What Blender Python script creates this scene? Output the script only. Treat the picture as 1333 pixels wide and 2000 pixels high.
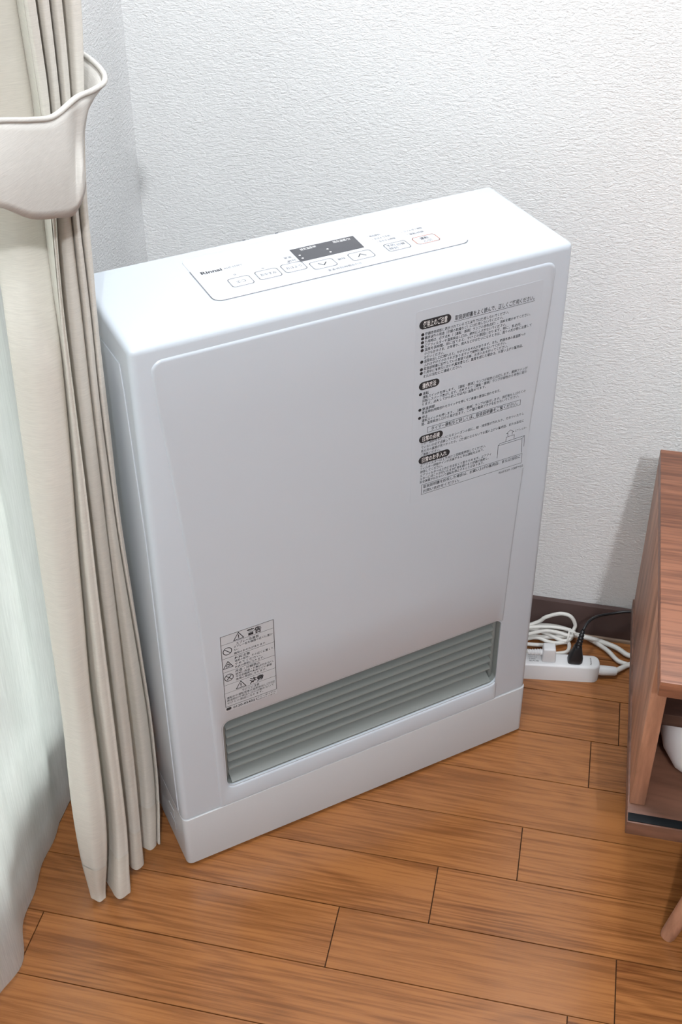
import bpy, bmesh, math, random
from mathutils import Vector, Matrix

random.seed(7)
scene = bpy.context.scene
C = scene.collection
for o in list(bpy.data.objects):
    bpy.data.objects.remove(o)

# ------------------------------------------------------------------ camera, world, lights
cam_d = bpy.data.cameras.new('camera')
cam = bpy.data.objects.new('camera', cam_d)
C.objects.link(cam)
right = Vector((0.9776, 0.2106, -0.0041)).normalized()
fwd = Vector((-0.1768, 0.8100, -0.5591)).normalized()
up = right.cross(fwd).normalized()
right = fwd.cross(up).normalized()
cam.matrix_world = Matrix(((right.x, up.x, -fwd.x, 0.5146), (right.y, up.y, -fwd.y, -1.2614),
                           (right.z, up.z, -fwd.z, 1.1885), (0, 0, 0, 1)))
cam_d.sensor_fit = 'VERTICAL'
cam_d.sensor_height = 36.0
cam_d.lens = 2409.75 / 2000 * 36
cam_d.shift_y = -0.1
cam_d.clip_start = 0.01
scene.camera = cam

world = bpy.data.worlds.new('world')
scene.world = world
world.use_nodes = True
bg = world.node_tree.nodes['Background']
bg.inputs[0].default_value = (0.98, 0.99, 1.0, 1)
bg.inputs[1].default_value = 3.1

def lamp(name, kind, loc, energy, col, size):
    l = bpy.data.lights.new(name, kind)
    l.energy = energy
    l.color = col
    if kind == 'POINT':
        l.shadow_soft_size = size
    if kind == 'SPOT':
        l.shadow_soft_size = size
    o = bpy.data.objects.new(name, l)
    o.location = loc
    C.objects.link(o)
    return o, l

lamp('ceiling_lamp_light', 'POINT', (0.82, -2.37, 2.20), 100, (0.93, 0.96, 1.0), 0.035)
lamp('wall_lamp_light', 'POINT', (0.46, -0.37, 1.74), 30, (0.90, 0.95, 1.0), 0.07)

scene.view_settings.view_transform = 'Standard'
scene.view_settings.look = 'None'
scene.view_settings.exposure = 0.0
scene.view_settings.gamma = 1.0
scene.view_settings.use_curve_mapping = False

# ------------------------------------------------------------------ helpers
def link(name, me, mat=None, parent=None):
    o = bpy.data.objects.new(name, me)
    C.objects.link(o)
    if mat is not None and me is not None and not me.materials:
        me.materials.append(mat)
    if parent is not None:
        o.parent = parent
    return o

def smooth(me, ang=35):
    me.polygons.foreach_set('use_smooth', [True] * len(me.polygons))
    me.set_sharp_from_angle(angle=math.radians(ang))
    me.update()

def bm_obj(name, bm, mat=None, parent=None, ang=35, normals=True):
    if normals:
        bmesh.ops.recalc_face_normals(bm, faces=bm.faces)
    me = bpy.data.meshes.new(name)
    bm.to_mesh(me)
    bm.free()
    smooth(me, ang)
    return link(name, me, mat, parent)

def py_obj(name, v, f, mat=None, parent=None, ang=35):
    me = bpy.data.meshes.new(name)
    me.from_pydata([tuple(p) for p in v], [], f)
    smooth(me, ang)
    return link(name, me, mat, parent)

def empty(name, loc=(0, 0, 0), rz=0.0):
    o = bpy.data.objects.new(name, None)
    o.location = loc
    o.rotation_euler = (0, 0, rz)
    o.empty_display_size = 0.05
    C.objects.link(o)
    return o

def tag(o, label, cat, group=None):
    o['label'] = label
    o['category'] = cat
    if group:
        o['group'] = group
    return o

def struct(o):
    o['kind'] = 'structure'
    return o

def box_bm(a, b, bev=0.0, seg=2, edges=None, bm=None):
    """axis aligned box a..b; edges: predicate on the edge for bevelling"""
    new = bm is None
    if new:
        bm = bmesh.new()
    vs = [bm.verts.new((x, y, z)) for x in (a[0], b[0]) for y in (a[1], b[1]) for z in (a[2], b[2])]
    for q in ((0, 1, 3, 2), (4, 6, 7, 5), (0, 4, 5, 1), (2, 3, 7, 6), (0, 2, 6, 4), (1, 5, 7, 3)):
        bm.faces.new([vs[i] for i in q])
    if bev > 0:
        es = [e for e in bm.edges if (vs[0] is not None) and e.verts[0] in vs and (edges is None or edges(e))]
        bmesh.ops.bevel(bm, geom=es, offset=bev, segments=seg, profile=0.5, affect='EDGES', clamp_overlap=True)
    return bm

def catmull(pts, n=8, closed=False):
    P = [Vector(p) for p in pts]
    out = []
    m = len(P)
    rng = range(m if closed else m - 1)
    for i in rng:
        if closed:
            p0, p1, p2, p3 = P[(i - 1) % m], P[i], P[(i + 1) % m], P[(i + 2) % m]
        else:
            p1, p2 = P[i], P[i + 1]
            p0 = P[i - 1] if i > 0 else p1 * 2 - p2
            p3 = P[i + 2] if i + 2 < m else p2 * 2 - p1
        for k in range(n):
            t = k / n
            out.append(0.5 * ((2 * p1) + (p2 - p0) * t + (2 * p0 - 5 * p1 + 4 * p2 - p3) * t * t
                              + (3 * p1 - p0 - 3 * p2 + p3) * t ** 3))
    if not closed:
        out.append(P[-1].copy())
    return out

def tube(path, rad, seg=10, bm=None, cap=True, flat=1.0):
    """sweep a circle along path (list of Vector); rad float or list"""
    if bm is None:
        bm = bmesh.new()
    rings = []
    n = len(path)
    prev = None
    for i, p in enumerate(path):
        t = (path[min(i + 1, n - 1)] - path[max(i - 1, 0)]).normalized()
        if prev is None:
            a = Vector((0, 0, 1)) if abs(t.z) < 0.9 else Vector((1, 0, 0))
            u = t.cross(a).normalized()
        else:
            u = (prev - t * prev.dot(t)).normalized()
        prev = u
        w = t.cross(u)
        r = rad[i] if isinstance(rad, (list, tuple)) else rad
        rings.append([bm.verts.new(p + u * math.cos(2 * math.pi * k / seg) * r
                                   + w * math.sin(2 * math.pi * k / seg) * r * flat) for k in range(seg)])
    for a, b in zip(rings, rings[1:]):
        for k in range(seg):
            bm.faces.new((a[k], a[(k + 1) % seg], b[(k + 1) % seg], b[k]))
    if cap:
        bm.faces.new(rings[0][::-1])
        bm.faces.new(rings[-1])
    return bm

def rrect(x0, x1, z0, z1, r, n=6):
    """rounded rectangle outline, counter clockwise, list of (x, z)"""
    out = []
    for cx, cz, a in ((x1 - r, z0 + r, -90), (x1 - r, z1 - r, 0), (x0 + r, z1 - r, 90), (x0 + r, z0 + r, 180)):
        for k in range(n + 1):
            t = math.radians(a + 90 * k / n)
            out.append((cx + r * math.cos(t), cz + r * math.sin(t)))
    return out

def prism(outline, y0, y1, chamfer=0.0, bm=None, to=None):
    """prism of a 2D outline between y0 (front) and y1; outline (x, z) ; chamfer on the front rim.
       to maps (a, b, depth) -> Vector"""
    if bm is None:
        bm = bmesh.new()
    if to is None:
        to = lambda a, b, d: Vector((a, d, b))
    def inset(ol, d):
        n = len(ol)
        res = []
        for i in range(n):
            p, q, s = Vector(ol[i - 1]), Vector(ol[i]), Vector(ol[(i + 1) % n])
            e1, e2 = (q - p), (s - q)
            if e1.length < 1e-9:
                e1 = e2
            if e2.length < 1e-9:
                e2 = e1
            n1 = Vector((-e1.y, e1.x)).normalized()
            n2 = Vector((-e2.y, e2.x)).normalized()
            m = (n1 + n2)
            m = m / max(m.length_squared, 0.3) * 2
            res.append((q.x + m.x * d, q.y + m.y * d))
        return res
    loops = []
    if chamfer:
        loops.append((inset(outline, chamfer), y0))
        loops.append((inset(outline, chamfer * 0.3), y0 + chamfer * 0.3 * (1 if y1 > y0 else -1)))
        loops.append((outline, y0 + chamfer * (1 if y1 > y0 else -1)))
    else:
        loops.append((outline, y0))
    loops.append((outline, y1))
    vl = [[bm.verts.new(to(a, b, d)) for a, b in ol] for ol, d in loops]
    n = len(outline)
    for A, B in zip(vl, vl[1:]):
        for k in range(n):
            bm.faces.new((A[k], A[(k + 1) % n], B[(k + 1) % n], B[k]))
    bm.faces.new(vl[0])
    bm.faces.new(vl[-1][::-1])
    return bm

def boolean(o, cutter_bm):
    me = bpy.data.meshes.new('cutter')
    bmesh.ops.recalc_face_normals(cutter_bm, faces=cutter_bm.faces)
    cutter_bm.to_mesh(me)
    cutter_bm.free()
    c = link('cutter', me)
    if o.parent:
        c.parent = o.parent
    md = o.modifiers.new('cut', 'BOOLEAN')
    md.object = c
    md.operation = 'DIFFERENCE'
    md.solver = 'EXACT'
    dg = bpy.context.evaluated_depsgraph_get()
    nm = bpy.data.meshes.new_from_object(o.evaluated_get(dg))
    o.modifiers.clear()
    old = o.data
    o.data = nm
    nm.name = old.name
    smooth(nm, 35)
    bpy.data.objects.remove(c)

# ------------------------------------------------------------------ materials
def new_mat(name):
    m = bpy.data.materials.new(name)
    m.use_nodes = True
    nt = m.node_tree
    return m, nt, nt.nodes['Principled BSDF']

def plain(name, col, rough=0.5, spec=0.5, metal=0.0, coat=0.0, noise=0.0, nscale=40, bump=0.0, bscale=200):
    m, nt, b = new_mat(name)
    b.inputs['Base Color'].default_value = (*col, 1)
    b.inputs['Roughness'].default_value = rough
    b.inputs['Specular IOR Level'].default_value = spec
    b.inputs['Metallic'].default_value = metal
    b.inputs['Coat Weight'].default_value = coat
    tc = nt.nodes.new('ShaderNodeTexCoord')
    if noise:
        n = nt.nodes.new('ShaderNodeTexNoise')
        n.inputs['Scale'].default_value = nscale
        n.inputs['Detail'].default_value = 4
        nt.links.new(tc.outputs['Object'], n.inputs['Vector'])
        r = nt.nodes.new('ShaderNodeValToRGB')
        r.color_ramp.elements[0].position = 0.3
        r.color_ramp.elements[1].position = 0.7
        r.color_ramp.elements[0].color = (*[c * (1 - noise) for c in col], 1)
        r.color_ramp.elements[1].color = (*[min(1, c * (1 + noise)) for c in col], 1)
        nt.links.new(n.outputs['Fac'], r.inputs['Fac'])
        nt.links.new(r.outputs['Color'], b.inputs['Base Color'])
    if bump:
        n = nt.nodes.new('ShaderNodeTexNoise')
        n.inputs['Scale'].default_value = bscale
        n.inputs['Detail'].default_value = 3
        nt.links.new(tc.outputs['Object'], n.inputs['Vector'])
        bp = nt.nodes.new('ShaderNodeBump')
        bp.inputs['Strength'].default_value = bump
        bp.inputs['Distance'].default_value = 0.001
        nt.links.new(n.outputs['Fac'], bp.inputs['Height'])
        nt.links.new(bp.outputs['Normal'], b.inputs['Normal'])
    return m

def wallpaper():
    m, nt, b = new_mat('embossed_wallpaper')
    b.inputs['Base Color'].default_value = (0.82, 0.82, 0.815, 1)
    b.inputs['Roughness'].default_value = 0.75
    b.inputs['Specular IOR Level'].default_value = 0.25
    tc = nt.nodes.new('ShaderNodeTexCoord')
    mp = nt.nodes.new('ShaderNodeMapping')
    mp.inputs['Scale'].default_value = (1.0, 1.0, 2.0)
    nt.links.new(tc.outputs['Object'], mp.inputs['Vector'])
    n1 = nt.nodes.new('ShaderNodeTexNoise')
    n1.inputs['Scale'].default_value = 170
    n1.inputs['Detail'].default_value = 2.5
    n1.inputs['Roughness'].default_value = 0.6
    n1.inputs['Distortion'].default_value = 0.6
    n2 = nt.nodes.new('ShaderNodeTexNoise')
    n2.inputs['Scale'].default_value = 420
    n2.inputs['Detail'].default_value = 1.0
    for n in (n1, n2):
        nt.links.new(mp.outputs['Vector'], n.inputs['Vector'])
    mx = nt.nodes.new('ShaderNodeMath')
    mx.operation = 'MULTIPLY_ADD'
    mx.inputs[1].default_value = 0.35
    nt.links.new(n2.outputs['Fac'], mx.inputs[0])
    nt.links.new(n1.outputs['Fac'], mx.inputs[2])
    bp = nt.nodes.new('ShaderNodeBump')
    bp.inputs['Strength'].default_value = 0.6
    bp.inputs['Distance'].default_value = 0.0022
    nt.links.new(mx.outputs[0], bp.inputs['Height'])
    nt.links.new(bp.outputs['Normal'], b.inputs['Normal'])
    return m

def wood(name, dark, mid, light, axis='X', rough=0.3, spec=0.5, coat=0.0, band=14, fine=150, tone=0.25, bump=0.08):
    m, nt, b = new_mat(name)
    tc = nt.nodes.new('ShaderNodeTexCoord')
    oi = nt.nodes.new('ShaderNodeObjectInfo')
    off = nt.nodes.new('ShaderNodeVectorMath')
    off.operation = 'SCALE'
    off.inputs[0].default_value = (13.7, 5.3, 9.1)
    nt.links.new(oi.outputs['Random'], off.inputs['Scale'])
    add = nt.nodes.new('ShaderNodeVectorMath')
    add.operation = 'ADD'
    nt.links.new(tc.outputs['Object'], add.inputs[0])
    nt.links.new(off.outputs['Vector'], add.inputs[1])
    def mapped(l, s):
        mp = nt.nodes.new('ShaderNodeMapping')
        sc = [s, s, s]
        sc['XYZ'.index(axis)] = l
        mp.inputs['Scale'].default_value = sc
        nt.links.new(add.outputs['Vector'], mp.inputs['Vector'])
        return mp
    # broad cathedral figure
    m1 = mapped(2.2, band)
    n1 = nt.nodes.new('ShaderNodeTexNoise')
    n1.inputs['Scale'].default_value = 1.0
    n1.inputs['Detail'].default_value = 2
    n1.inputs['Distortion'].default_value = 0.4
    nt.links.new(m1.outputs['Vector'], n1.inputs['Vector'])
    k = nt.nodes.new('ShaderNodeMath')
    k.operation = 'MULTIPLY'
    k.inputs[1].default_value = 11.0
    nt.links.new(n1.outputs['Fac'], k.inputs[0])
    fr = nt.nodes.new('ShaderNodeMath')
    fr.operation = 'PINGPONG'
    fr.inputs[1].default_value = 0.5
    nt.links.new(k.outputs[0], fr.inputs[0])
    # fine pores
    m2 = mapped(9.0, fine)
    n2 = nt.nodes.new('ShaderNodeTexNoise')
    n2.inputs['Scale'].default_value = 1.0
    n2.inputs['Detail'].default_value = 5
    n2.inputs['Roughness'].default_value = 0.6
    nt.links.new(m2.outputs['Vector'], n2.inputs['Vector'])
    pr = nt.nodes.new('ShaderNodeMapRange')
    pr.inputs['From Min'].default_value = 0.36
    pr.inputs['From Max'].default_value = 0.62
    pr.inputs['To Min'].default_value = 0.18
    pr.inputs['To Max'].default_value = 0.66
    nt.links.new(n2.outputs['Fac'], pr.inputs['Value'])
    # soft tone
    m3 = mapped(3.0, 16)
    n3 = nt.nodes.new('ShaderNodeTexNoise')
    n3.inputs['Scale'].default_value = 1.0
    n3.inputs['Detail'].default_value = 3
    nt.links.new(m3.outputs['Vector'], n3.inputs['Vector'])
    s1 = nt.nodes.new('ShaderNodeMath')
    s1.operation = 'MULTIPLY_ADD'
    s1.inputs[1].default_value = 0.42
    nt.links.new(fr.outputs[0], s1.inputs[0])
    nt.links.new(pr.outputs[0], s1.inputs[2])
    s2 = nt.nodes.new('ShaderNodeMath')
    s2.operation = 'MULTIPLY_ADD'
    s2.inputs[1].default_value = 0.8
    nt.links.new(n3.outputs['Fac'], s2.inputs[0])
    nt.links.new(s1.outputs[0], s2.inputs[2])
    r = nt.nodes.new('ShaderNodeValToRGB')
    e = r.color_ramp.elements
    e[0].position = 0.50
    e[0].color = (*dark, 1)
    e[1].position = 1.26
    e[1].position = 1.0
    e[1].color = (*mid, 1)
    x = e.new(0.78)
    x.color = (*[(a * 0.45 + c * 0.55) for a, c in zip(dark, mid)], 1)
    s3 = nt.nodes.new('ShaderNodeMath')
    s3.operation = 'MULTIPLY'
    s3.inputs[1].default_value = 0.86
    nt.links.new(s2.outputs[0], s3.inputs[0])
    nt.links.new(s3.outputs[0], r.inputs['Fac'])
    # each piece its own tone
    mxr = nt.nodes.new('ShaderNodeMix')
    mxr.data_type = 'RGBA'
    mxr.blend_type = 'MIX'
    tn = nt.nodes.new('ShaderNodeMath')
    tn.operation = 'MULTIPLY'
    tn.inputs[1].default_value = tone
    nt.links.new(oi.outputs['Random'], tn.inputs[0])
    nt.links.new(tn.outputs[0], mxr.inputs['Factor'])
    nt.links.new(r.outputs['Color'], mxr.inputs['A'])
    mxr.inputs['B'].default_value = (*light, 1)
    nt.links.new(mxr.outputs['Result'], b.inputs['Base Color'])
    b.inputs['Roughness'].default_value = rough
    b.inputs['Specular IOR Level'].default_value = spec
    b.inputs['Coat Weight'].default_value = coat
    b.inputs['Coat Roughness'].default_value = 0.12
    bp = nt.nodes.new('ShaderNodeBump')
    bp.inputs['Strength'].default_value = bump
    bp.inputs['Distance'].default_value = 0.001
    nt.links.new(n2.outputs['Fac'], bp.inputs['Height'])
    nt.links.new(bp.outputs['Normal'], b.inputs['Normal'])
    return m

def cloth(name, col, trans, transp, weave=0.3, sx=(90, 90, 1900), thread=(900, 900, 40)):
    """woven fabric: diffuse + translucent (+ some see-through)"""
    m = bpy.data.materials.new(name)
    m.use_nodes = True
    nt = m.node_tree
    nt.nodes.remove(nt.nodes['Principled BSDF'])
    out = nt.nodes['Material Output']
    tc = nt.nodes.new('ShaderNodeTexCoord')
    mp = nt.nodes.new('ShaderNodeMapping')
    mp.inputs['Scale'].default_value = sx
    nt.links.new(tc.outputs['Object'], mp.inputs['Vector'])
    n = nt.nodes.new('ShaderNodeTexNoise')
    n.inputs['Scale'].default_value = 1.0
    n.inputs['Detail'].default_value = 3
    nt.links.new(mp.outputs['Vector'], n.inputs['Vector'])
    r = nt.nodes.new('ShaderNodeValToRGB')
    r.color_ramp.elements[0].position = 0.3
    r.color_ramp.elements[1].position = 0.7
    r.color_ramp.elements[0].color = (*[c * (1 - weave * 0.35) for c in col], 1)
    r.color_ramp.elements[1].color = (*[min(1.0, c * (1 + weave * 0.2)) for c in col], 1)
    nt.links.new(n.outputs['Fac'], r.inputs['Fac'])
    bp = nt.nodes.new('ShaderNodeBump')
    bp.inputs['Strength'].default_value = weave
    bp.inputs['Distance'].default_value = 0.0006
    nt.links.new(n.outputs['Fac'], bp.inputs['Height'])
    d = nt.nodes.new('ShaderNodeBsdfDiffuse')
    t = nt.nodes.new('ShaderNodeBsdfTranslucent')
    for s in (d, t):
        nt.links.new(r.outputs['Color'], s.inputs['Color'])
        nt.links.new(bp.outputs['Normal'], s.inputs['Normal'])
    mx = nt.nodes.new('ShaderNodeMixShader')
    mx.inputs[0].default_value = trans
    nt.links.new(d.outputs[0], mx.inputs[1])
    nt.links.new(t.outputs[0], mx.inputs[2])
    last = mx
    if transp:
        tr = nt.nodes.new('ShaderNodeBsdfTransparent')
        m2 = nt.nodes.new('ShaderNodeMixShader')
        m2.inputs[0].default_value = transp
        nt.links.new(mx.outputs[0], m2.inputs[1])
        nt.links.new(tr.outputs[0], m2.inputs[2])
        last = m2
    nt.links.new(last.outputs[0], out.inputs[0])
    return m

M = {}
M['wall'] = wallpaper()
M['far_wall'] = plain('darkened_far_wall', (0.20, 0.19, 0.18), 0.9, 0.2, bump=0.2, bscale=120)  # walls out of view, darkened to cut the bounce light
M['ceiling'] = plain('ceiling_paper', (0.62, 0.62, 0.61), 0.9, 0.2, bump=0.2, bscale=120)
M['baseboard'] = plain('dark_brown_vinyl', (0.085, 0.052, 0.047), 0.42, 0.45, noise=0.08, nscale=30)
M['caulk'] = plain('baseboard_sealant', (0.30, 0.21, 0.15), 0.6, 0.3, noise=0.1)
M['plank'] = wood('oak_flooring', (0.130, 0.041, 0.012), (0.375, 0.147, 0.045), (0.37, 0.148, 0.048), 'X', rough=0.22,
                  spec=0.5, coat=0.25, band=16, fine=330, tone=0.45, bump=0.06)
M['subfloor'] = plain('dark_floor_joint', (0.05, 0.022, 0.010), 0.8, 0.1, noise=0.2)
M['cab_top'] = wood('red_walnut_top', (0.11, 0.038, 0.020), (0.29, 0.115, 0.062), (0.28, 0.12, 0.066), 'X', rough=0.38, band=22,
                    fine=260, tone=0.15)
M['cab_side'] = wood('walnut_veneer_side', (0.19, 0.082, 0.046), (0.43, 0.205, 0.125), (0.42, 0.21, 0.125), 'Z', rough=0.45,
                     band=10, fine=60, tone=0.2, bump=0.04)
M['cab_in'] = wood('walnut_veneer_shaded', (0.022, 0.010, 0.007), (0.060, 0.027, 0.019), (0.06, 0.027, 0.019), 'X', rough=0.45,  # same walnut, with the shade inside the cabinet put into the colour
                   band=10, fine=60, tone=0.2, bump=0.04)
M['cab_bot'] = wood('walnut_veneer_bottom_shaded', (0.070, 0.030, 0.018), (0.18, 0.080, 0.050), (0.18, 0.083, 0.052), 'X', rough=0.5,  # bottom board colour lowered to carry the shade under the shelf
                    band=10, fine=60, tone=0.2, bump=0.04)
M['body'] = plain('white_heater_enamel', (0.568, 0.615, 0.672), 0.26, 0.5, noise=0.004, nscale=8)
M['base'] = plain('white_heater_base', (0.545, 0.55, 0.565), 0.33, 0.5, noise=0.004, nscale=8)
M['grey'] = plain('grey_green_grille', (0.23, 0.245, 0.235), 0.42, 0.5, noise=0.01)
M['dark'] = plain('dark_grey_window', (0.085, 0.085, 0.095), 0.4, 0.4, noise=0.03)
M['ink'] = plain('black_ink', (0.030, 0.030, 0.034), 0.6, 0.3, noise=0.05)
M['greyink'] = plain('grey_ink', (0.11, 0.11, 0.125), 0.6, 0.3, noise=0.03)
M['paleink'] = plain('pale_grey_ink', (0.20, 0.20, 0.22), 0.6, 0.3, noise=0.03)
M['redink'] = plain('orange_ink', (0.50, 0.15, 0.07), 0.6, 0.3, noise=0.03)
M['white_ink'] = plain('white_ink', (0.80, 0.80, 0.80), 0.6, 0.3, noise=0.02)
M['sticker'] = plain('clear_sticker', (0.561, 0.607, 0.663), 0.26, 0.45, noise=0.004)
M['wsticker'] = plain('pale_sticker', (0.565, 0.585, 0.615), 0.40, 0.4, noise=0.004)
M['panel'] = plain('white_control_panel', (0.63, 0.65, 0.69), 0.36, 0.45, noise=0.004)
M['plastic'] = plain('white_plastic', (0.76, 0.76, 0.77), 0.35, 0.5, noise=0.01)
M['cord'] = plain('white_cord_vinyl', (0.74, 0.72, 0.68), 0.42, 0.5, noise=0.02)
M['black'] = plain('black_rubber', (0.012, 0.012, 0.014), 0.35, 0.5, noise=0.1)
M['slot'] = plain('socket_slot', (0.05, 0.05, 0.05), 0.6, 0.3, noise=0.1)
M['rail'] = plain('black_rail', (0.006, 0.008, 0.010), 0.6, 0.2, noise=0.1)
M['alu'] = plain('aluminium_sash', (0.72, 0.73, 0.73), 0.45, 0.5, metal=0.0, noise=0.02)
M['drape'] = cloth('linen_drape', (0.72, 0.685, 0.625), 0.14, 0.0, 0.22)
M['hem'] = cloth('linen_hem', (0.66, 0.615, 0.545), 0.05, 0.0, 0.22)
M['band'] = cloth('linen_tieback', (0.645, 0.62, 0.58), 0.12, 0.0, 0.22)
M['sheer'] = cloth('sheer_voile', (0.87, 0.88, 0.865), 0.55, 0.22, 0.25, sx=(700, 700, 18))
M['device'] = plain('white_device_shell', (0.78, 0.78, 0.79), 0.3, 0.5, noise=0.01)

def glass():
    m = bpy.data.materials.new('window_glass')
    m.use_nodes = True
    nt = m.node_tree
    nt.nodes.remove(nt.nodes['Principled BSDF'])
    out = nt.nodes['Material Output']
    g = nt.nodes.new('ShaderNodeBsdfGlossy')
    g.inputs['Roughness'].default_value = 0.02
    t = nt.nodes.new('ShaderNodeBsdfTransparent')
    t.inputs['Color'].default_value = (0.93, 0.97, 0.95, 1)
    f = nt.nodes.new('ShaderNodeFresnel')
    f.inputs['IOR'].default_value = 1.45
    mx = nt.nodes.new('ShaderNodeMixShader')
    nt.links.new(f.outputs[0], mx.inputs[0])
    nt.links.new(t.outputs[0], mx.inputs[1])
    nt.links.new(g.outputs[0], mx.inputs[2])
    nt.links.new(mx.outputs[0], out.inputs[0])
    return m
M['glass'] = glass()

# ------------------------------------------------------------------ room shell (corner of the room at the origin)
RX, RY, RZ = 3.3, -3.6, 2.4
T = 0.10
struct(bm_obj('wall_back', box_bm((-T, 0, 0), (RX + T, T, RZ)), M['wall']))
struct(bm_obj('wall_right', box_bm((RX, RY, 0), (RX + T, 0, RZ)), M['far_wall']))
struct(bm_obj('wall_front', box_bm((-T, RY - T, 0), (RX + T, RY, RZ)), M['far_wall']))
struct(bm_obj('ceiling', box_bm((-T, RY - T, RZ), (RX + T, T, RZ + T)), M['ceiling']))
WY0, WY1, WZ0, WZ1 = -0.325, -2.05, 0.03, 2.0            # window opening in the left wall
bm = box_bm((-T, WY0, 0), (0, 0, RZ))
box_bm((-T, RY, 0), (0, WY1, RZ), bm=bm)
box_bm((-T, WY1, WZ1), (0, WY0, RZ), bm=bm)
box_bm((-T, WY1, 0), (0, WY0, WZ0), bm=bm)
struct(bm_obj('wall_left', bm, M['wall']))

# floor: slab plus single planks in the part of the room that shows
floor = struct(bm_obj('floor', box_bm((-T, RY - T, -0.06), (RX + T, T, -0.0022)), M['subfloor']))
PW = 0.0717
Y0 = -0.1185
joints = {0: [0.627], 1: [0.594], 2: [0.86], 3: [0.523], 4: [0.436], 5: [0.339, 0.633], 6: [0.029, 0.587],
          7: [0.294, 0.86], -1: [0.40, 0.9], -2: [0.2, 0.75]}
row = -2
while True:
    ya = Y0 - PW * row
    yb = ya - PW
    if ya < -3.2:
        break
    ya2 = min(ya, 0.0)
    if ya2 - yb > 0.004:
        js = sorted(joints.get(row, []))
        first = js[0] if js else random.uniform(0.1, 0.5)
        js = js or [first]
        while js[0] > 0.32:
            js.insert(0, js[0] - random.uniform(0.50, 0.62))
            if row in (5, 3) and js[0] < 0.25:
                js[0] = min(js[0], -0.05)
        while js[-1] < 2.4:
            js.append(js[-1] + random.uniform(0.35, 0.62))
        xs = [0.0] + [j for j in js if j > 0.02] + [RX]
        for a, b in zip(xs, xs[1:]):
            L = b - a
            dz = random.uniform(-0.0001, 0.0001)
            bmp = box_bm((0.0006, -(ya2 - yb) + 0.0006, -0.010), (L - 0.0006, -0.0006, dz), bev=0.0)
            p = bm_obj('plank', bmp, M['plank'], floor, ang=20)
            p.location = (a, ya2, 0)
    row += 1

# baseboards with the pale sealant bead along the floor
def baseboard(name, a, b):
    o = struct(bm_obj(name, box_bm(a, b, bev=0.002, seg=2, edges=lambda e: all(v.co.z > 0.03 for v in e.verts)), M['baseboard']))
    return o
bb = baseboard('baseboard_back', (0, -0.008, 0.0), (RX, 0, 0.0545))
bm_obj('sealant_bead', box_bm((0.009, -0.0115, 0.0), (RX, -0.008, 0.004), bev=0.0015, seg=2,
                              edges=lambda e: all(v.co.y < -0.01 and v.co.z > 0.002 for v in e.verts)), M['caulk'], bb)
bl = baseboard('baseboard_left', (0, WY0 + 0.03, 0.0), (0.008, -0.008, 0.0545))

# window frame in the left wall
wf = struct(empty('window_1', (-0.05, WY0, 0)))
def wpart(name, a, b, mat, par=wf, bev=0.003):
    p = bm_obj(name, box_bm(a, b, bev=bev, seg=1), mat, par)
    return p
dy = WY1 - WY0
wpart('frame_jamb', (-0.04, -0.035, WZ0), (0.045, 0.0, WZ1), M['alu'])
wpart('frame_jamb', (-0.04, dy, WZ0), (0.045, dy + 0.035, WZ1), M['alu'])
wpart('frame_head', (-0.04, dy + 0.035, WZ1 - 0.035), (0.045, -0.035, WZ1), M['alu'])
wpart('frame_sill', (-0.04, dy + 0.035, WZ0), (0.045, -0.035, WZ0 + 0.03), M['alu'])
for k, (ya, yb, xo) in enumerate(((-0.036, dy / 2 - 0.02, 0.012), (dy / 2 + 0.02, dy + 0.036, -0.018))):
    z0, z1 = WZ0 + 0.031, WZ1 - 0.036
    st = 0.045
    wpart('sash_stile', (xo, ya - st, z0), (xo + 0.024, ya, z1), M['alu'])
    wpart('sash_stile', (xo, yb, z0), (xo + 0.024, yb + st, z1), M['alu'])
    wpart('sash_rail', (xo, yb + st, z0), (xo + 0.024, ya - st, z0 + 0.07), M['alu'])
    wpart('sash_rail', (xo, yb + st, z1 - 0.05), (xo + 0.024, ya - st, z1), M['alu'])
    wpart('pane', (xo + 0.009, yb + st - 0.004, z0 + 0.066), (xo + 0.014, ya - st + 0.004, z1 - 0.046), M['glass'], bev=0)

# ------------------------------------------------------------------ printing helpers
FONT_CACHE = {}
def glyphs(body, bold=0.0, res=2):
    key = (body, bold, res)
    if key in FONT_CACHE:
        return FONT_CACHE[key]
    cu = bpy.data.curves.new('lettering', 'FONT')
    cu.body = body
    cu.resolution_u = res
    cu.offset = bold
    cu.fill_mode = 'FRONT'
    o = bpy.data.objects.new('lettering', cu)
    C.objects.link(o)
    dg = bpy.context.evaluated_depsgraph_get()
    me = bpy.data.meshes.new_from_object(o.evaluated_get(dg))
    v = [(p.co.x, p.co.y) for p in me.vertices]
    f = [tuple(p.vertices) for p in me.polygons]
    bpy.data.objects.remove(o)
    bpy.data.curves.remove(cu)
    bpy.data.meshes.remove(me)
    FONT_CACHE[key] = (v, f)
    return v, f

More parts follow.
